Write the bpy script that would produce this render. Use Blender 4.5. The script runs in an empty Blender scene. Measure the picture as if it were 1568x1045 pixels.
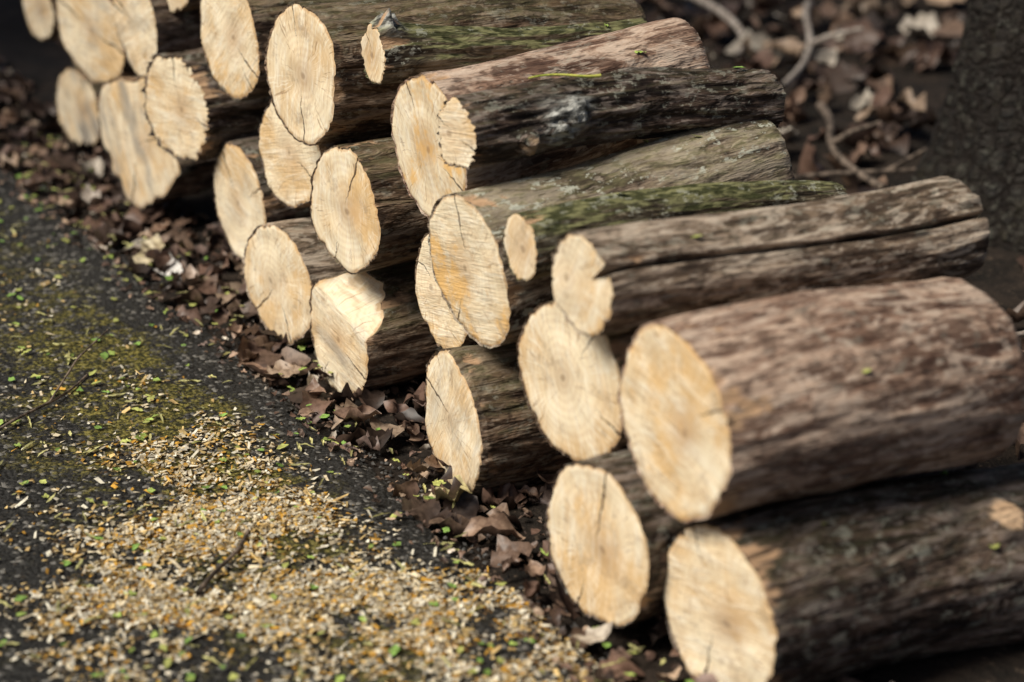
import bpy, math, random
import numpy as np
from mathutils import Vector, Matrix, noise
random.seed(7); rng=np.random.default_rng(7)
R=math.radians
sc=bpy.context.scene
TH=R(61.6); PH=R(21.4)
f=Vector((math.cos(PH)*math.cos(TH),math.cos(PH)*math.sin(TH),-math.sin(PH)))
r=Vector((math.sin(TH),-math.cos(TH),0)); u=r.cross(f)
CAM=Vector((-1.090,-2.102,1.150))
cd=bpy.data.cameras.new("camera"); cam=bpy.data.objects.new("camera",cd); sc.collection.objects.link(cam)
m=Matrix((r,u,-f)).transposed().to_4x4(); m.translation=CAM; cam.matrix_world=m
cd.lens=71.5; cd.sensor_width=36; cd.clip_end=500; cd.clip_start=.05
cd.dof.use_dof=True; cd.dof.focus_distance=2.76; cd.dof.aperture_fstop=2.7
sc.camera=cam
sc.view_settings.view_transform='Standard'
# ---------- light
w=bpy.data.worlds.new("World"); sc.world=w; w.use_nodes=True
nt=w.node_tree; bg=nt.nodes['Background']; sky=nt.nodes.new('ShaderNodeTexSky'); sky.sky_type='NISHITA'
sky.sun_disc=False; sd=Vector((-.74,-.04,.90)).normalized(); sky.dust_density=4; sky.air_density=.8; sky.ozone_density=.6
sky.sun_elevation=math.asin(sd.z); sky.sun_rotation=math.atan2(sd.x,sd.y)
nt.links.new(sky.outputs[0],bg.inputs[0]); bg.inputs[1].default_value=.06
sl=bpy.data.lights.new("sun",'SUN'); sl.energy=4.1; sl.angle=R(24); sl.color=(1,.94,.83)
so=bpy.data.objects.new("sun",sl); sc.collection.objects.link(so); so.rotation_euler=sd.to_track_quat('Z','Y').to_euler()
# ---------- node helpers
class NT:
    def __init__(s,name):
        s.m=bpy.data.materials.new(name); s.m.use_nodes=True; s.t=s.m.node_tree
        s.b=s.t.nodes['Principled BSDF']; s.b.inputs['Specular IOR Level'].default_value=.25
    def n(s,ty,**k):
        x=s.t.nodes.new(ty)
        for a,v in k.items(): setattr(x,a,v)
        return x
    def put(s,inp,v):
        if isinstance(v,bpy.types.NodeSocket): s.t.links.new(v,inp)
        else:
            if isinstance(v,(tuple,list)) and len(v)==3 and inp.type=='RGBA': v=(*v,1)
            inp.default_value=v
    def math(s,op,a,b=0.0,c=None,clamp=False):
        x=s.n('ShaderNodeMath',operation=op,use_clamp=clamp); s.put(x.inputs[0],a); s.put(x.inputs[1],b)
        if c is not None: s.put(x.inputs[2],c)
        return x.outputs[0]
    def mix(s,fac,a,b,bt='MIX'):
        x=s.n('ShaderNodeMix',data_type='RGBA',blend_type=bt); s.put(x.inputs[0],fac); s.put(x.inputs[6],a); s.put(x.inputs[7],b)
        return x.outputs[2]
    def ramp(s,v,lo,hi):
        x=s.n('ShaderNodeMapRange',interpolation_type='SMOOTHSTEP'); s.put(x.inputs[0],v); s.put(x.inputs[1],lo); s.put(x.inputs[2],hi)
        return x.outputs[0]
    def noise(s,vec,scale,detail=4,rough=.55,dist=0):
        x=s.n('ShaderNodeTexNoise'); s.put(x.inputs['Vector'],vec); s.put(x.inputs['Scale'],scale)
        s.put(x.inputs['Detail'],detail); s.put(x.inputs['Roughness'],rough); s.put(x.inputs['Distortion'],dist)
        return x.outputs[0]
    def vor(s,vec,scale,feat='F1',out=0):
        x=s.n('ShaderNodeTexVoronoi',feature=feat); s.put(x.inputs['Vector'],vec); s.put(x.inputs['Scale'],scale); return x.outputs[out]
    def mapping(s,vec,sc_=(1,1,1)):
        x=s.n('ShaderNodeMapping'); s.put(x.inputs[0],vec); x.inputs['Scale'].default_value=sc_
        return x.outputs[0]
    def attr(s,name,ty='GEOMETRY',out=2):
        x=s.n('ShaderNodeAttribute',attribute_type=ty,attribute_name=name); return x.outputs[out]
    def fin(s,col,rough=.8,h=None,st=.5,d=.004):
        s.put(s.b.inputs['Base Color'],col); s.put(s.b.inputs['Roughness'],rough)
        if h is not None:
            b=s.n('ShaderNodeBump'); b.inputs['Strength'].default_value=st; b.inputs['Distance'].default_value=d
            s.put(b.inputs['Height'],h); s.t.links.new(b.outputs[0],s.b.inputs['Normal'])
        return s.m
def objvec(g):
    tc=g.n('ShaderNodeTexCoord').outputs['Object']; oi=g.n('ShaderNodeObjectInfo').outputs['Random']
    c=g.n('ShaderNodeCombineXYZ'); 
    g.put(c.inputs[0],g.math('MULTIPLY',oi,37.0)); g.put(c.inputs[1],g.math('MULTIPLY',oi,91.0)); g.put(c.inputs[2],g.math('MULTIPLY',oi,53.0))
    a=g.n('ShaderNodeVectorMath',operation='ADD'); g.put(a.inputs[0],tc); g.put(a.inputs[1],c.outputs[0])
    return tc,a.outputs[0],oi
def wood():
    g=NT("cut_wood"); tc,ov,oi=objvec(g)
    s=g.n('ShaderNodeSeparateXYZ'); g.put(s.inputs[0],tc); y,z=s.outputs[1],s.outputs[2]
    big=g.noise(ov,10,3); fine=g.noise(ov,60,3,.65)
    dy=g.math('ADD',g.math('ADD',y,g.math('MULTIPLY_ADD',oi,.05,-.025)),g.math('MULTIPLY',g.math('SUBTRACT',big,.5),.06))
    dz=g.math('ADD',z,g.math('MULTIPLY',g.math('SUBTRACT',fine,.5),.008))
    rad=g.math('SQRT',g.math('ADD',g.math('MULTIPLY',dy,dy),g.math('MULTIPLY',dz,dz)))
    ring2=g.math('SINE',g.math('MULTIPLY',rad,680.0)); ring3=g.math('SINE',g.math('MULTIPLY',rad,213.0))
    rv=g.n('ShaderNodeVectorRotate',rotation_type='X_AXIS'); g.put(rv.inputs['Vector'],ov); g.put(rv.inputs['Angle'],g.math('MULTIPLY_ADD',g.math('FRACT',g.math('MULTIPLY',oi,7.0)),2.6,-.5))
    saw=g.noise(g.mapping(rv.outputs[0],(1,22,300)),1,3,.65,.3)
    saw2=g.noise(g.mapping(rv.outputs[0],(1,16,75)),1,3,.65,.6)
    col=g.mix(g.ramp(big,.36,.64),(.89,.77,.55),(.71,.53,.31))
    col=g.mix(g.math('MULTIPLY',g.ramp(saw2,.48,.64),.6),col,(.92,.86,.70))
    col=g.mix(g.math('MULTIPLY',g.ramp(saw,.53,.68),.4),col,(.50,.36,.22))
    rg=g.math('ADD',g.math('MULTIPLY_ADD',ring2,.09,.10),g.math('MULTIPLY',ring3,.05))
    col=g.mix(rg,col,(.48,.28,.13))
    an=g.math('ARCTAN2',dz,dy); cv=g.n('ShaderNodeCombineXYZ'); g.put(cv.inputs[0],g.math('MULTIPLY',an,15.0)); g.put(cv.inputs[1],g.math('MULTIPLY',rad,14.0)); g.put(cv.inputs[2],g.math('MULTIPLY',oi,40.0))
    ck=g.noise(cv.outputs[0],1.6,2,.6); ckm=g.math('MULTIPLY',g.ramp(ck,.63,.68),g.ramp(rad,.012,.035))
    col=g.mix(g.math('MULTIPLY',ckm,.6),col,(.28,.16,.08))
    col=g.mix(g.math('MULTIPLY',g.math('MULTIPLY',g.ramp(ck,.44,.32),g.ramp(rad,.012,.035)),.5),col,(.93,.87,.72))
    st=g.math('MULTIPLY',g.ramp(g.math('ADD',big,g.math('MULTIPLY',g.math('SUBTRACT',fine,.5),.5)),.50,.64),g.attr('stain','OBJECT'))
    col=g.mix(g.math('MULTIPLY',st,.6),col,(.82,.47,.12))
    col=g.mix(g.math('MULTIPLY',g.math('SUBTRACT',1.0,g.ramp(rad,.006,.045)),g.math('MULTIPLY_ADD',oi,.35,.2)),col,(.46,.29,.16))
    col=g.mix(g.math('MULTIPLY',g.math('SUBTRACT',1.0,g.ramp(rad,.002,.007)),.45),col,(.16,.09,.05))
    bl=g.noise(ov,27,4,.72)
    col=g.mix(g.math('MULTIPLY',g.ramp(bl,.56,.70),.5),col,(.36,.26,.17))
    col=g.mix(g.math('MULTIPLY',g.ramp(g.noise(g.mapping(rv.outputs[0],(1,8,22)),1,3,.6),.45,.7),g.attr('grey','OBJECT')),col,(.32,.29,.25))
    rr=g.attr('rr'); rim=g.ramp(g.math('ADD',rr,g.math('MULTIPLY',g.math('SUBTRACT',fine,.5),.14)),.93,.97)
    col=g.mix(g.math('MULTIPLY',rim,.6),col,(.48,.28,.12))
    wob=g.math('MULTIPLY',g.math('SUBTRACT',fine,.5),.012)
    tot=None
    for k in ('crk1','crk2'):
        v=g.n('ShaderNodeSeparateXYZ'); g.put(v.inputs[0],g.attr(k,'OBJECT',1))
        ca,sa,r0=v.outputs
        perp=g.math('ABSOLUTE',g.math('ADD',wob,g.math('SUBTRACT',g.math('MULTIPLY',y,sa),g.math('MULTIPLY',z,ca))))
        al=g.math('ADD',g.math('MULTIPLY',y,ca),g.math('MULTIPLY',z,sa))
        wd=g.math('MULTIPLY',g.math('SUBTRACT',al,r0),.035,clamp=True)
        mk=g.math('LESS_THAN',perp,g.math('MINIMUM',wd,.0017))
        tot=mk if tot is None else g.math('MAXIMUM',tot,mk)
    col=g.mix(g.math('MULTIPLY',tot,.9),col,(.05,.028,.016))
    return g.fin(col,.85,g.math('ADD',saw,saw2),.6,.003)
def bark(name,cdk,cm,cl,patch=.3,moss=0.,lich=0.,furrow=.0,pcol=(.45,.33,.22),bst=.8):
    g=NT(name); tc,ov,oi=objvec(g)
    st=g.mapping(ov,(.10,1,1)); mid=g.mapping(ov,(.35,1,1))
    n1=g.noise(st,66,4,.72,.5); n2=g.noise(mid,15,4,.65,.8); n5=g.noise(mid,120,2,.6)
    np_=g.noise(mid,30,4,.72,1.0)
    col=g.mix(g.ramp(n1,.42,.56),cdk,cm); col=g.mix(g.math('MULTIPLY',g.ramp(n2,.42,.58),.9),col,g.mix(g.ramp(n1,.40,.55),cm,cl))
    col=g.mix(g.math('MULTIPLY',g.ramp(np_,.52,.56),patch),col,pcol)
    col=g.mix(g.math('MULTIPLY',g.ramp(np_,.46,.40),.7),col,cdk)
    col=g.mix(g.math('MULTIPLY',g.ramp(n5,.54,.64),.6),col,(cdk[0]*.6,cdk[1]*.6,cdk[2]*.6))
    col=g.mix(g.math('MULTIPLY',g.ramp(n5,.43,.34),.5),col,pcol)
    h=g.math('ADD',g.math('MULTIPLY',n1,1.3),g.math('ADD',g.math('MULTIPLY',np_,.8),g.math('MULTIPLY',n5,.3)))
    if furrow>0:
        vd=g.vor(g.mapping(ov,(.2,1,1)),34,'DISTANCE_TO_EDGE')
        fur=g.math('SUBTRACT',1.0,g.ramp(g.math('ADD',vd,g.math('MULTIPLY',g.math('SUBTRACT',n1,.5),.5)),.0,.2))
        col=g.mix(g.math('MULTIPLY',fur,furrow),col,(.012,.008,.006)); h=g.math('SUBTRACT',h,g.math('MULTIPLY',fur,.7))
    geo=g.n('ShaderNodeNewGeometry'); sp=g.n('ShaderNodeSeparateXYZ'); g.put(sp.inputs[0],geo.outputs['Normal'])
    if moss>0:
        up=g.ramp(g.math('ADD',sp.outputs[2],g.math('MULTIPLY',g.math('ADD',n2,np_),1.8)),2.0,2.6)
        mc=g.mix(g.ramp(n5,.4,.62),(.045,.048,.018),(.22,.215,.10))
        col=g.mix(g.math('MULTIPLY',up,moss),col,mc)
    if lich>0:
        lm=g.ramp(g.noise(g.mapping(ov,(.7,1,1)),55,4,.78),.55,.60)
        col=g.mix(g.math('MULTIPLY',g.math('MULTIPLY',lm,lich),g.ramp(n2,.60,.46)),col,g.mix(n5,(.36,.38,.29),(.60,.59,.50)))
    col=g.mix(g.math('MULTIPLY',g.attr('knot'),g.ramp(np_,.40,.50)),col,g.mix(g.ramp(n5,.35,.65),(.06,.06,.055),(.50,.50,.46)))
    col=g.mix(g.attr('pale'),col,g.mix(np_,(.70,.42,.22),(.75,.58,.40)))
    col=g.mix(g.math('MULTIPLY',g.attr('peel'),g.ramp(n1,.35,.5)),col,g.mix(n1,(.36,.20,.11),(.55,.38,.23)))
    return g.fin(col,.62,h,bst,.007)
WOOD=wood()
BK={
 'pink':bark("bark_smooth",(.085,.047,.033),(.29,.18,.125),(.54,.40,.30),.5,.0,.2,0,(.66,.53,.42)),
 'lich':bark("bark_lichen",(.065,.045,.033),(.28,.21,.15),(.50,.41,.315),.6,.45,.95,0,(.61,.51,.40)),
 'dark':bark("bark_dark",(.014,.009,.007),(.065,.041,.030),(.19,.13,.098),.45,.12,.35,.4,(.36,.295,.25)),
 'moss':bark("bark_mossy",(.028,.021,.014),(.12,.092,.056),(.25,.20,.13),.4,1.,.5,0,(.34,.30,.21)),
 'brown':bark("bark_brown",(.030,.017,.011),(.13,.080,.048),(.29,.195,.128),.45,.3,.25,.3,(.42,.325,.235)),
 'tan':bark("bark_weathered",(.05,.033,.023),(.20,.143,.10),(.48,.38,.29),.55,.05,.2,0,(.59,.50,.40)),
}
def newobj(name,verts,faces,mats,mi=None,attrs={},smooth=True):
    me=bpy.data.meshes.new(name); me.from_pydata(verts,[],faces)
    for mt in mats: me.materials.append(mt)
    if mi is not None: me.polygons.foreach_set('material_index',np.array(mi,dtype=np.int32))
    for k,v in attrs.items():
        a=me.attributes.new(k,'FLOAT','POINT'); a.data.foreach_set('value',np.array(v,dtype=np.float32))
    if smooth: me.polygons.foreach_set('use_smooth',np.ones(len(me.polygons),dtype=bool))
    me.update(); o=bpy.data.objects.new(name,me); sc.collection.objects.link(o); return o
# ---------- logs
SURF={}
def make_log(id_,face,far,ry,rz,k,ratio,mat,seed,cracks=(),stain=.3,grey=.0,knots=(),groove=None,rough=1.,lump=.05,step=None,bevel=None,N=150,name="firewood_log",fray=0):
    A=Vector(face); B=Vector(far); ax=(B-A); L=ax.length; ax.normalize()
    yv=Vector((0,0,1)).cross(ax).normalized(); zv=ax.cross(yv)
    M=max(40,int(L/.006)); S=seed*13.7
    xs=[L*(j/M) for j in range(M+1)]
    verts=[];rr=[];kn=[];pa=[];pe=[];shp=[]
    for i in range(N):
        a=2*math.pi*i/N; ca,sa=math.cos(a),math.sin(a)
        shp.append(1+lump*1.6*noise.noise(Vector((ca*1.1+S,sa*1.1,S)))+lump*.6*noise.noise(Vector((ca*3+S,sa*3,S+9))))
    def groove_d(a,x):
        if not groove: return 0
        ga,depth0,depth1,wd=groove
        ga=ga+.05*noise.noise(Vector((x*6,S,0)))+.02*noise.noise(Vector((x*40,S,0)))
        d=(a-ga+math.pi)%(2*math.pi)-math.pi
        dd=depth0+(depth1-depth0)*min(1,x/.08); ww=wd*(1+.5*noise.noise(Vector((x*12,S,3))))*(1.5 if x<.01 else 1)
        return dd*max(0,1-(abs(d)/ww)**1.5)
    def capx(y,z):
        if not bevel: return 0
        ba,bo,bs=bevel; d=y*math.cos(ba)+z*math.sin(ba)-bo+.006*noise.noise(Vector((y*30,z*30,S)))
        return bs*max(0,d)
    for j,x in enumerate(xs):
        t=x/L
        by=.012*math.sin(t*3+S)-.012*math.sin(S); bz=.008*math.sin(t*4+S*2)-.008*math.sin(S*2)
        for i in range(N):
            a=2*math.pi*i/N; ca,sa=math.cos(a),math.sin(a)
            Ry=ry*(1+(ratio-1)*t); Rz=rz*(1+(ratio-1)*t)
            lowd=1+lump*.9*noise.noise(Vector((ca+S,sa+x*4,x*5)))
            fine=noise.noise(Vector((x*10+S,ca*ry*75,sa*rz*75)))*.0028+noise.noise(Vector((x*22+S,ca*ry*190,sa*rz*190)))*.0017
            fine*=rough
            q=shp[i]*lowd
            if t>.97: q*=1-.04*((t-.97)/.03)**2
            pl=0
            if x<.05:
                pz=noise.noise(Vector((ca*2.3+S+5,sa*2.3,x*12)))+.35*noise.noise(Vector((ca*12+S,sa*12,x*60)))
                if pz>.24+x*9: pl=1; fine-=.003
            kx=0;pp=0;add=0
            for (kxp,ka,kr,kh,kt) in knots:
                da=((a-ka+math.pi)%(2*math.pi)-math.pi)*ry; d2=((x-kxp)**2+da*da)/(kr*kr)
                if d2<6:
                    e=math.exp(-d2*d2 if kt!='lich' else -d2)
                    add+=kh*e*(1+(1.3 if kt=='lich' else .3)*noise.noise(Vector((x*90+S,da*90,0))))
                    if kt=='lich': kx=max(kx,min(1,e*1.8))
                    elif d2<.5: pp=1 if kt=='pale' else .35
            gd=groove_d(a,x)
            y=(Ry*q+fine+add)*ca*(1-gd); z=(Rz*q+fine+add)*sa*(1-gd)
            edge=(.003*rough*noise.noise(Vector((ca*9+S,sa*9,3)))-fray*max(0,noise.noise(Vector((ca*22+S,sa*22,7))))) if j==0 else 0
            verts.append((x+(k*y+capx(y,z))*(1-t)+edge,y+by,z+bz)); rr.append(1);kn.append(kx);pa.append(pp);pe.append(pl)
    SURF[id_]=(A,ax,yv,zv,N,M,L,list(verts))
    faces=[];mi=[]
    for j in range(M):
        for i in range(N):
            i2=(i+1)%N; faces.append((j*N+i,j*N+i2,(j+1)*N+i2,(j+1)*N+i)); mi.append(0)
    def cap(j,flip):
        base=j*N; b0=len(verts); fr=[1.0,.975,.955,.90,.84,.78,.72,.66,.6,.54,.48,.42,.36,.3,.24,.18,.1,.04]
        cy=sum(verts[base+i][1] for i in range(N))/N; cz=sum(verts[base+i][2] for i in range(N))/N
        for q,fq in enumerate(fr):
            for i in range(N):
                v=verts[base+i]; y=cy+(v[1]-cy)*fq; z=cz+(v[2]-cz)*fq
                if q==0: x=v[0]
                else:
                    x=(k*y+capx(y,z) if j==0 else L)+.003*noise.noise(Vector((y*25+S,z*25,1)))+(.0015 if q==1 else 0)*(1 if j==0 else -1)
                    if j==0 and step:
                        sa_,so_,sh_=step; dd=y*math.cos(sa_)+z*math.sin(sa_)-so_+.006*noise.noise(Vector((y*30+S,z*30,5)))
                        x-=sh_/(1+math.exp(-max(-30,min(30,dd/.0015))))
                verts.append((x,y,z)); rr.append(fq);kn.append(0);pa.append(0);pe.append(0)
        for q in range(len(fr)-1):
            for i in range(N):
                i2=(i+1)%N; a,b,c,d=b0+q*N+i,b0+q*N+i2,b0+(q+1)*N+i2,b0+(q+1)*N+i
                faces.append((a,d,c,b) if not flip else (a,b,c,d)); mi.append(0 if q==0 else 1)
        last=b0+(len(fr)-1)*N; f_=tuple(last+i for i in range(N)); faces.append(f_ if flip else f_[::-1]); mi.append(1)
    cap(0,False); cap(M,True)
    o=newobj(name,verts,faces,[BK[mat],WOOD],mi,{'rr':rr,'knot':kn,'pale':pa,'peel':pe})
    mt=Matrix((ax,yv,zv)).transposed().to_4x4(); mt.translation=A; o.matrix_world=mt
    o['stain']=float(stain); o['grey']=float(grey)
    for q in range(2):
        if q<len(cracks): a,r0=cracks[q]; o['crk%d'%(q+1)]=[math.cos(R(a)),math.sin(R(a)),float(r0)]
        else: o['crk%d'%(q+1)]=[1.0,0.0,9.0]
    return o
# id, face centre (x,y,z), far centre (x,z) in the same row, radius across / up, skew of the saw cut, taper, bark
LG=[
('A',.02,1.994,.261,.52,.261,.064,.064,-.22,.95,'brown'),
('B',.0,1.569,.306,.46,.31,.124,.102,-.22,.95,'brown'),
('C',-.02,1.234,.383,.46,.388,.088,.090,-.11,.95,'dark'),
('D',.02,1.152,.457,.546,.461,.05,.04,-.22,.95,'brown'),
('E',.0,.836,.441,.537,.443,.098,.099,-.12,.95,'brown'),
('F',-.02,.502,.455,.50,.432,.098,.098,-.13,.93,'brown'),
('G',.02,.342,.511,.451,.503,.037,.037,-.05,.6,'moss'),
('H',.03,.200,.415,.439,.443,.101,.101,-.03,.85,'pink'),
('I',.0,.057,.473,.463,.463,.042,.044,-.14,.95,'dark'),
('J',.05,1.872,.075,.55,.075,.09,.082,-.22,.95,'brown'),
('J2',.0,1.331,.148,.48,.148,.132,.125,-.22,.95,'dark'),
('K',-.03,1.012,.289,.47,.289,.093,.084,-.22,.95,'dark'),
('L',.02,.660,.296,.52,.296,.088,.089,-.18,.95,'dark'),
('M',.02,.884,.153,.5,.153,.096,.096,-.06,.95,'dark'),
('N',.0,.411,.279,.5,.279,.090,.091,-.17,.95,'brown'),
('O',-.02,.627,.104,.46,.104,.095,.096,-.19,.95,'tan'),
('P',.0,.449,.070,.52,.075,.083,.090,-.13,.95,'brown'),
('Q',.03,.165,.226,.52,.226,.08,.08,.0,.95,'brown'),
('R',.0,.026,.307,.453,.357,.102,.102,-.04,.8,'lich'),
('S',.0,-.105,.377,.472,.362,.040,.040,-.01,.6,'moss'),
('T',-.03,-.301,.397,.476,.399,.057,.057,-.10,1.08,'tan'),
('U',.0,-.225,.250,.47,.25,.098,.098,-.13,.95,'brown'),
('V',-.02,-.475,.296,.375,.290,.108,.108,.0,1.,'pink'),
('W',.0,.069,.083,.5,.085,.102,.101,.03,.95,'brown'),
('X',-.04,-.357,.107,.45,.107,.096,.097,-.10,.95,'dark'),
('Y',.0,-.539,.096,.45,.085,.101,.102,-.05,1.,'dark'),
]
EX={'T':dict(groove=(R(146),.58,.34,.075),N=300,stain=.6,cracks=()),'R':dict(stain=1.,cracks=((80,.02),(-60,.05))),'H':dict(stain=1.,cracks=((200,.04),(60,.05))),
'V':dict(stain=.4,N=200,cracks=((150,.05),)),'N':dict(cracks=((115,.01),(-70,.05)),stain=.4),'F':dict(cracks=((75,.05),(-95,.02)),stain=.0),
'L':dict(cracks=((200,.02),)),'P':dict(bevel=(R(112),.052,1.5),grey=.6,lump=.07),'W':dict(step=(R(175),.0,.010),cracks=((20,.01),),grey=.4),
'Y':dict(cracks=((-80,.02),(60,.05)),knots=((.33,R(128),.026,.010,'pale'),),lump=.04,stain=.1),
'I':dict(knots=((.075,R(196),.013,.018,'stub'),(.125,R(176),.024,.011,'lich'),(.15,R(158),.017,.010,'lich')),rough=2.2),'G':dict(knots=((.02,R(95),.014,.022,'lich'),),rough=1.5),
'X':dict(cracks=((100,.0),(-70,.05))),'U':dict(cracks=((200,.05),(120,.04)),stain=.1),'K':dict(rough=2.5,lump=.08,fray=.02),'J':dict(grey=.9),'J2':dict(grey=.8,lump=.2),'E':dict(stain=.5),
'B':dict(lump=.1,grey=.5),'M':dict(grey=.3),'C':dict(grey=.4)}
for n_,(id_,x0,y0,z0,x1,z1,wy,hz,k,ratio,mat) in enumerate(LG):
    kw=dict(EX.get(id_,{}))
    kw.setdefault('cracks',tuple((random.uniform(0,360),random.uniform(.0,.05)) for _ in range(2)))
    make_log(id_,(x0,y0,z0),(x1,y0+.008*math.sin(n_*3),z1),wy,hz,k,ratio,mat,n_+3,**kw)
# ---------- ground
def soil():
    g=NT("soil"); v=g.n('ShaderNodeTexCoord').outputs['Object']
    n=g.noise(v,14,5,.7); n2=g.noise(v,90,3,.6)
    col=g.mix(g.ramp(n,.35,.65),(.009,.007,.005),(.030,.021,.015)); col=g.mix(g.math('MULTIPLY',g.ramp(n2,.6,.7),.5),col,(.14,.10,.07))
    return g.fin(col,.9,g.math('ADD',n,n2),.8,.01)
def grid(name,xf,yf,zf,mat):
    nx,ny=len(xf),len(yf)
    verts=[(x,y,zf(x,y)) for y in yf for x in xf]
    faces=[(j*nx+i,j*nx+i+1,(j+1)*nx+i+1,(j+1)*nx+i) for j in range(ny-1) for i in range(nx-1)]
    return newobj(name,verts,faces,[mat])
def gz(x,y):
    z=.02*noise.noise(Vector((x*2.2,y*2.2,0)))+.010*noise.noise(Vector((x*9,y*9,0)))+.004*noise.noise(Vector((x*30,y*30,0)))-.014
    if x>.5: z+=.02*noise.noise(Vector((x*1.1,y*1.1,4)))
    if x<-.05: z=min(z,-.012)
    return z
def spaced(lo,hi,n): return sorted(set([-60,-30,-12,-6]+[lo+(hi-lo)*i/n for i in range(n+1)]+[8,12,20,40,60]))
grid("ground",spaced(-3,6,300),spaced(-3,7,330),gz,soil())
def edge(y): return -.093-.045*max(0,min(1,(y-.4)/1.2))+.014*noise.noise(Vector((y*5,0,0)))+.008*noise.noise(Vector((y*22,3,0)))+.004*noise.noise(Vector((y*70,3,0)))
def saw_d(x,y):
    gq=lambda cx,cy,sx,sy: math.exp(-((x-cx)/sx)**2-((y-cy)/sy)**2)
    d=1.1*gq(-.32,.02,.15,.19)+.75*gq(-.19,-.36,.15,.18)+.65*gq(-.44,-.10,.17,.17)+.22*gq(-.28,.30,.09,.20)+.035  # sawdust patches, sparse at far left so ground colour darkens that corner
    d*=.15+2.1*max(0,noise.noise(Vector((x*8,y*8,1)))+.25+.6*noise.noise(Vector((x*28,y*28,1))))
    e=edge(y)-x
    if y>-.15: d*=min(1,max(.06,(e-.04)/.11))
    return min(1,d)
def asph():
    g=NT("asphalt"); v=g.n('ShaderNodeTexCoord').outputs['Object']
    n=g.noise(v,9,4,.65); n2=g.noise(v,160,2,.6)
    vn=g.n('ShaderNodeTexVoronoi'); g.put(vn.inputs['Vector'],v); vn.inputs['Scale'].default_value=150
    sv=g.n('ShaderNodeSeparateColor'); g.put(sv.inputs[0],vn.outputs[1])
    col=g.mix(g.ramp(n2,.3,.7),(.008,.008,.007),(.034,.033,.031))
    col=g.mix(g.math('MULTIPLY',g.ramp(sv.outputs[0],.86,.91),.7),col,(.22,.21,.19))
    mm=g.attr('moss'); nm=g.noise(v,34,5,.8)
    mk=g.math('MULTIPLY',g.ramp(g.math('ADD',g.math('ADD',nm,g.math('MULTIPLY',g.math('SUBTRACT',n,.5),.5)),g.math('MULTIPLY',mm,.16)),.57,.68),g.math('MINIMUM',g.math('MULTIPLY',mm,1.4),1.0))
    col=g.mix(mk,col,g.mix(g.ramp(g.noise(v,120,3,.7),.44,.60),(.024,.025,.005),(.21,.18,.045)))
    sm=g.attr('dust'); dk=g.math('MULTIPLY',g.ramp(g.math('ADD',g.noise(v,85,4,.75),g.math('MULTIPLY',sm,.17)),.60,.66),sm)
    col=g.mix(dk,col,g.mix(g.ramp(n,.44,.54),(.62,.44,.19),(.62,.30,.04)))
    return g.fin(col,.85,g.math('ADD',g.math('SUBTRACT',n2,vn.outputs[0]),nm),.9,.005)
ys=[-8+i*.25 for i in range(26)]+[-1.5+.0125*i for i in range(0,330)]+[2.7+.25*i for i in range(30)]
ss=[0,0,.004,.012,.022]+[.022+.0125*i for i in range(1,90)]+[1.3,1.7,2.4,3.2,4.2]
def roadz(x,y): return .016+.004*noise.noise(Vector((x*6,y*6,0)))+.0012*noise.noise(Vector((x*60,y*60,0)))-.010*math.exp(-max(0,edge(y)-x)/.02)
verts=[];faces=[];mo=[];du=[]
for y in ys:
    e=edge(y)
    for q,s_ in enumerate(ss):
        x=e-s_
        verts.append((x+(.008 if q==0 else 0),y,-.02 if q==0 else (.004 if q==1 else roadz(x,y)))); du.append(saw_d(x,y)); mo.append(max(0,min(1,(e-x-.05)/.08))*(.5+.5*math.exp(-((y-.45)/.42)**2))*max(.1,1-max(0,-x-.33)/.25))  # moss fades at far left: corner darkening put into the road colour
nx=len(ss)
for j in range(len(ys)-1):
    for i in range(nx-1): faces.append((j*nx+i,(j+1)*nx+i,(j+1)*nx+i+1,j*nx+i+1))
newobj("asphalt_road",verts,faces,[asph()],None,{'moss':mo,'dust':du})
# ---------- scatter meshes
def scatter(name,T,TF,P,yaw,tilt,tdir,size,cols,deform=None,rough=.75,spec=.25):
    N=len(P); n=len(T); V=np.repeat(T[None],N,0).astype(float)
    if deform is not None: V=deform(V)
    V*=size[:,None,None] if size.ndim==1 else size[:,None,:]
    def rot(V,axis,a):
        c,s=np.cos(a)[:,None],np.sin(a)[:,None]; i,j=[(1,2),(2,0),(0,1)][axis]
        A=V[...,i]*c-V[...,j]*s; B=V[...,i]*s+V[...,j]*c; V[...,i],V[...,j]=A,B; return V
    V=rot(V,2,yaw); V=rot(V,0,tilt); V=rot(V,2,tdir); V+=P[:,None,:]
    TF=np.array(TF); F=(TF[None]+ (np.arange(N)*n)[:,None,None]).reshape(-1,TF.shape[1])
    me=bpy.data.meshes.new(name); me.from_pydata(V.reshape(-1,3).tolist(),[],F.tolist())
    a=me.attributes.new('col','FLOAT_COLOR','POINT'); c=np.ones((N*n,4),dtype=np.float32); c[:,:3]=np.repeat(cols,n,0); a.data.foreach_set('color',c.ravel())
    g=NT(name+"_mat"); cc=g.attr('col',out=0); v=g.n('ShaderNodeTexCoord').outputs['Object']
    cc=g.mix(g.math('MULTIPLY',g.ramp(g.noise(v,110,2,.6),.4,.62),.6),cc,g.mix(1.0,cc,(.35,.3,.28),'MULTIPLY'))
    me.materials.append(g.fin(cc,rough)); g.b.inputs['Specular IOR Level'].default_value=spec
    me.polygons.foreach_set('use_smooth',np.ones(len(me.polygons),dtype=bool))
    o=bpy.data.objects.new(name,me); sc.collection.objects.link(o); return o
us=np.linspace(0,1,9); wd=np.array([.03,.20,.34,.41,.42,.38,.28,.16,.02]); T=[]
for uu,ww in zip(us,wd):
    for vv in (-1,-.5,0,.5,1): T.append((uu-.5,vv*ww,0))
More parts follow.
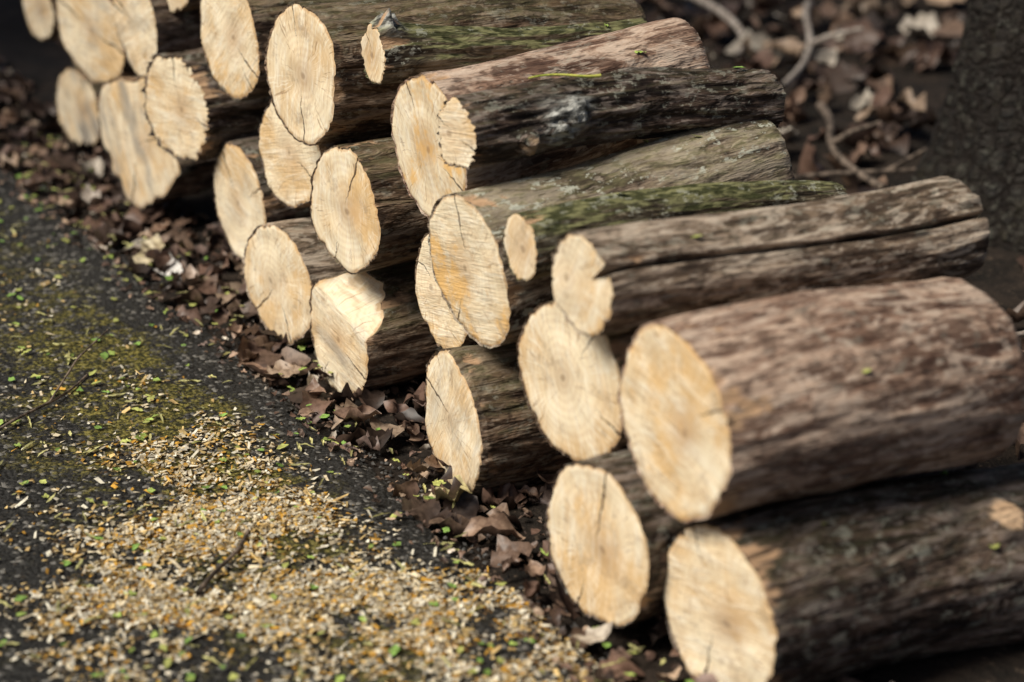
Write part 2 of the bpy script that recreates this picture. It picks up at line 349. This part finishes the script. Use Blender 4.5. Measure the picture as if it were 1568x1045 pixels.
T=np.array(T); TF=[(j*5+i,j*5+i+1,(j+1)*5+i+1,(j+1)*5+i) for j in range(8) for i in range(4)]
def leafdef(V,curl=1.):
    N=len(V); U=lambda a,b: rng.uniform(a,b,N)[:,None]
    V=V+0; V[...,1]*=1+.22*np.sin(V[...,0]*U(8,24)+U(0,6))
    V[...,1]*=U(.6,1.1)
    bb=U(-.4,3.2)*curl
    ang=V[...,1]*bb*2
    ynew=np.where(np.abs(bb)>.1,np.sin(ang)/np.where(np.abs(bb)>.1,bb*2,1),V[...,1]); znew=np.where(np.abs(bb)>.1,(1-np.cos(ang))/np.where(np.abs(bb)>.1,bb*2,1),0)
    V[...,1]=ynew; V[...,2]=znew+U(-1.6,1.6)*curl*V[...,0]**2*.7+U(.0,.14)*np.sin(V[...,0]*14+V[...,1]*11+U(0,6))
    V[...,1]+=.35*V[...,0]**2*U(-1,1)
    return V
LC=np.array([(.14,.085,.062),(.21,.135,.095),(.060,.038,.028),(.29,.195,.135),(.42,.31,.22),(.26,.185,.155),(.66,.59,.49)])
def leafcols(N,p): return LC[rng.choice(len(LC),N,p=p)]*rng.uniform(.5,1.45,(N,1))
N=560; yy=rng.uniform(-1.3,2.8,N); ex=np.array([edge(y) for y in yy]); xx=ex+rng.beta(1.3,1.4,N)*.25-.008
P=np.array([(x,y,max(gz(x,y),-.012)+.004+h) for x,y,h in zip(xx,yy,rng.uniform(0,.02,N))])
P[:5]=[(-.053,1.025,.012),(-.06,1.10,.012),(-.043,-.002,.014),(-.05,.93,.012),(-.055,1.45,.012)]
lc=leafcols(N,[.25,.23,.20,.14,.07,.08,.03]); lc[0]=(.70,.68,.64); lc[1]=(.55,.47,.30); lc[2]=(.52,.45,.22); lc[3]=(.42,.33,.27); lc[4]=(.5,.44,.38)
lsz=rng.uniform(.03,.08,N); lsz[:5]=.075
scatter("fallen_leaves",T,TF,P,rng.uniform(0,6.28,N),rng.normal(0,.55,N),rng.uniform(0,6.28,N),lsz,lc,leafdef,.5,.5)
N=2200; yy=rng.uniform(-1.3,2.8,N); ex=np.array([edge(y) for y in yy]); xx=ex+rng.uniform(-.05,.2,N)
P=np.array([(x,y,(max(gz(x,y),-.012) if x>e_ else roadz(x,y))+.003+h) for x,y,h,e_ in zip(xx,yy,rng.uniform(0,.008,N),ex)])
scatter("leaf_fragments",T,TF,P,rng.uniform(0,6.28,N),rng.normal(0,.5,N),rng.uniform(0,6.28,N),rng.uniform(.004,.018,N),leafcols(N,[.2,.2,.2,.16,.1,.06,.08]),leafdef,.6,.4)
N=4300; xx=rng.uniform(.35,5.5,N); yy=rng.uniform(-1.5,6.5,N)
P=np.array([(x,y,gz(x,y)+.008+h) for x,y,h in zip(xx,yy,rng.uniform(0,.04,N))])
scatter("leaf_litter",T,TF,P,rng.uniform(0,6.28,N),rng.normal(0,.6,N),rng.uniform(0,6.28,N),rng.uniform(.05,.14,N),leafcols(N,[.19,.18,.26,.12,.08,.07,.10])*.85,leafdef,.5,.5)
# sawdust
Tq=np.array([(-.5,-.35,0),(.45,-.5,.12),(.55,.3,0),(-.4,.5,.15)]); pts=[]
while len(pts)<18000:
    x=random.uniform(-.95,-.07); y=random.uniform(-.8,2.3)
    if x<edge(y)+.03 and random.random()<saw_d(x,y)**1.3: pts.append((x,y,(roadz(x,y) if x<edge(y) else -.008)+random.uniform(.0005,.005)))
P=np.array(pts); N=len(P); sz=np.stack([rng.lognormal(-5.15,.5,N),rng.lognormal(-5.55,.4,N),np.full(N,.007)],1)
SC=np.array([(.88,.77,.54),(.80,.58,.25),(.92,.87,.70),(.72,.40,.06),(.45,.33,.14)])
cc=SC[rng.choice(5,N,p=[.30,.22,.27,.12,.09])]*rng.uniform(.5,1.05,(N,1))
scatter("sawdust",Tq,[(0,1,2,3)],P,rng.uniform(0,6.28,N),rng.normal(0,.5,N),rng.uniform(0,6.28,N),sz,cc)
GC=np.array([(.26,.44,.10),(.40,.54,.13),(.50,.54,.16)])
N=620; xx=rng.uniform(-.9,.02,N); yy=rng.uniform(-.7,2.,N)
P=np.array([(x,y,(roadz(x,y) if x<edge(y) else .006)+.005) for x,y in zip(xx,yy)])
P=P.tolist()
for id_ in ('Y','Y','Y','V','R','R','H','F','T','W','P','I','G','H','S','R'):
    A,ax,yv,zv,Nn,M,L,vv=SURF[id_]; q=vv[random.randrange(4,M-4)*Nn+int(Nn*random.uniform(.2,.42))]
    P.append(list(A+ax*q[0]+yv*q[1]*1.0+zv*q[2]+Vector((0,0,.003))))
P=np.array(P); N=len(P)
scatter("green_leaflets",T,TF,P,rng.uniform(0,6.28,N),rng.normal(0,.25,N),rng.uniform(0,6.28,N),np.stack([rng.uniform(.007,.018,N),rng.uniform(.008,.017,N),np.full(N,.01)],1),GC[rng.choice(3,N)]*rng.uniform(.7,1.1,(N,1)),lambda V:leafdef(V,.4))
N=600; xx=rng.uniform(-.9,.0,N); yy=rng.uniform(-.7,2.,N)
P=np.array([(x,y,(roadz(x,y) if x<edge(y) else .006)+.005) for x,y in zip(xx,yy)])
scatter("yellow_catkins",T,TF,P,rng.uniform(0,6.28,N),rng.normal(0,.2,N),rng.uniform(0,6.28,N),np.stack([rng.uniform(.012,.04,N),rng.uniform(.004,.007,N),np.full(N,.012)],1),np.array([(.62,.60,.26)])*rng.uniform(.3,1.1,(N,1)),lambda V:leafdef(V,.5))
ic=np.array([(0,0,.5),(.5,0,0),(0,.5,0),(-.5,0,0),(0,-.5,0)])
N=5000; yy=rng.uniform(-1,2.4,N); xx=np.array([edge(y) for y in yy])-rng.beta(1,2.5,N)*.5+.05
P=np.array([(x,y,roadz(x,y)-.001 if x<edge(y) else -.010) for x,y in zip(xx,yy)])
scatter("gravel",ic,[(0,1,2),(0,2,3),(0,3,4),(0,4,1)],P,rng.uniform(0,6.28,N),rng.normal(0,.3,N),rng.uniform(0,6.28,N),np.stack([rng.uniform(.003,.010,N),rng.uniform(.003,.008,N),rng.uniform(.003,.008,N)],1),rng.uniform(.012,.14,(N,1))*np.array([[1,.98,.94]]))
# ---------- tubes
def tube(pts,rad,n=8,jit=0,verts=None,faces=None):
    b=len(verts)
    for j,(p,q) in enumerate(zip(pts,rad)):
        p=Vector(p); d=(Vector(pts[min(j+1,len(pts)-1)])-Vector(pts[max(j-1,0)])).normalized()
        a=d.cross(Vector((.31,.2,.93))).normalized(); c=d.cross(a)
        for i in range(n):
            an=2*math.pi*i/n; rr_=q*(1+jit*noise.noise(Vector((math.cos(an)*3,math.sin(an)*3,p.z*3+p.x*9))))
            verts.append(tuple(p+a*math.cos(an)*rr_+c*math.sin(an)*rr_))
    for j in range(len(pts)-1):
        for i in range(n): faces.append((b+j*n+i,b+j*n+(i+1)%n,b+(j+1)*n+(i+1)%n,b+(j+1)*n+i))
def simple(name,c1,c2,rough=.8):
    g=NT(name); v=g.n('ShaderNodeTexCoord').outputs['Object']; n=g.noise(v,60,3,.7)
    return g.fin(g.mix(g.ramp(n,.4,.6),c1,c2),rough,n,.5,.003)
TW=simple("bark_twig",(.05,.038,.03),(.20,.155,.12)); TWL=simple("bark_twig_pale",(.22,.18,.15),(.46,.41,.36)); STR=simple("catkin_green",(.30,.36,.05),(.55,.55,.12))
def twig(p0,p1,r0,r1,bend,mat,side=True,name="fallen_twig"):
    verts=[];faces=[];p0=Vector(p0);p1=Vector(p1);n=14;d=p1-p0;pts=[]
    for i in range(n+1):
        t=i/n; pts.append(p0+d*t+Vector((bend*math.sin(t*3),bend*.6*math.sin(t*7),abs(bend)*.3*math.sin(t*5)+.0)))
    tube(pts,[r0+(r1-r0)*i/n for i in range(n+1)],7,.3,verts,faces)
    if side:
        q=pts[8]; tube([q,q+d*.15+Vector((.1*d.length,.04,.03)),q+d*.25+Vector((.22*d.length,.06,.05))],[r1*1.2,r1,r1*.6],6,.2,verts,faces)
    newobj(name,verts,faces,[mat])
twig((2.05,2.10,.05),(1.46,1.38,.07),.010,.007,.03,TWL)
twig((1.46,1.25,.05),(1.22,.74,.06),.010,.006,-.04,TW)
twig((1.75,2.38,.06),(1.60,1.75,.05),.011,.008,.07,TWL,False)
twig((.95,.9,.03),(1.5,.75,.06),.006,.004,.02,TW)
twig((.75,.05,.03),(1.4,-.1,.10),.005,.003,.02,TWL)
twig((-.55,.42,.022),(-.32,.62,.022),.0025,.0015,.01,TW)
twig((-.42,-.10,.022),(-.31,.02,.024),.003,.002,.005,TW,False)
A,ax,yv,zv,Nn,M,L,vv=SURF['I']; q=vv[int(M*.36)*Nn+int(Nn*.27)]; p=A+ax*q[0]+yv*q[1]+zv*q[2]
twig(p+Vector((-.05,.02,.006)),p+Vector((.035,-.015,.008)),.0012,.002,.006,STR,False,"yellow_catkin_strand")
# ---------- trees
TB=bark("bark_tree",(.006,.005,.004),(.014,.011,.009),(.03,.024,.02),.2,.1,.1,1.,(.045,.038,.03),1.)
def tree(cx,cy,R0,flare,seed,hb,spread,nleaf):
    random.seed(seed); verts=[];faces=[]
    nA=120; hs=[-.1+.03*i for i in range(40)]+[1.15+.25*i for i in range(14)]
    for h in hs:
        for i in range(nA):
            a=2*math.pi*i/nA; ca,sa=math.cos(a),math.sin(a)
            rad=R0*(1-.05*h)+flare*math.exp(-max(0,h)/.12)*(1+.9*noise.noise(Vector((ca*2,sa*2,3))))
            rad+=.018*(abs(noise.noise(Vector((ca*9,sa*9,h*2.2))))*2-.5)+.007*noise.noise(Vector((ca*25,sa*25,h*14)))
            verts.append((cx+rad*ca+.03*math.sin(h),cy+rad*sa,h))
    for j in range(len(hs)-1):
        for i in range(nA): faces.append((j*nA+i,j*nA+(i+1)%nA,(j+1)*nA+(i+1)%nA,(j+1)*nA+i))
    tips=[]
    for q in range(11):
        a=q*2.4; h=hb+q*.19*(4.4-hb)/2; l=random.uniform(.75,1.2)*spread; p=Vector((cx+.03*math.sin(h),cy,h)); pts=[p]
        dr=Vector((math.cos(a),math.sin(a),.55)).normalized()
        for s_ in range(6): p=p+dr*l/6+Vector((random.uniform(-.08,.08),random.uniform(-.08,.08),.05)); pts.append(p); tips.append(p.copy())
        tube(pts,[.07*(1-i/7.5) for i in range(7)],8,.2,verts,faces)
        for s_ in range(4):
            b0=pts[2+s_]; d2=Vector((random.uniform(-1,1),random.uniform(-1,1),random.uniform(.1,.9))).normalized(); pp=[b0+d2*.25*i for i in range(4)]
            tube(pp,[.022,.016,.010,.004],5,.1,verts,faces); tips+= [x.copy() for x in pp[1:]]
    tk=newobj("trunk",verts,faces,[TB])
    e=bpy.data.objects.new("tree",None); sc.collection.objects.link(e); tk.parent=e
    N=nleaf; ti=rng.integers(0,len(tips),N); P=np.array([tips[i][:] for i in ti])+rng.normal(0,.25,(N,3))
    lf=scatter("crown",T,TF,P,rng.uniform(0,6.28,N),rng.normal(0,.7,N),rng.uniform(0,6.28,N),rng.uniform(.10,.19,N),np.array([(.05,.10,.02)])*rng.uniform(.5,1.5,(N,1)),lambda V:leafdef(V,.5))
    lf.parent=e
tree(1.53,.59,.205,.07,3,2.0,1.9,6500)
tree(-3.0,3.5,.16,.08,5,2.3,1.7,7000)  # unseen tree, added so its crown shades the far end of the pile
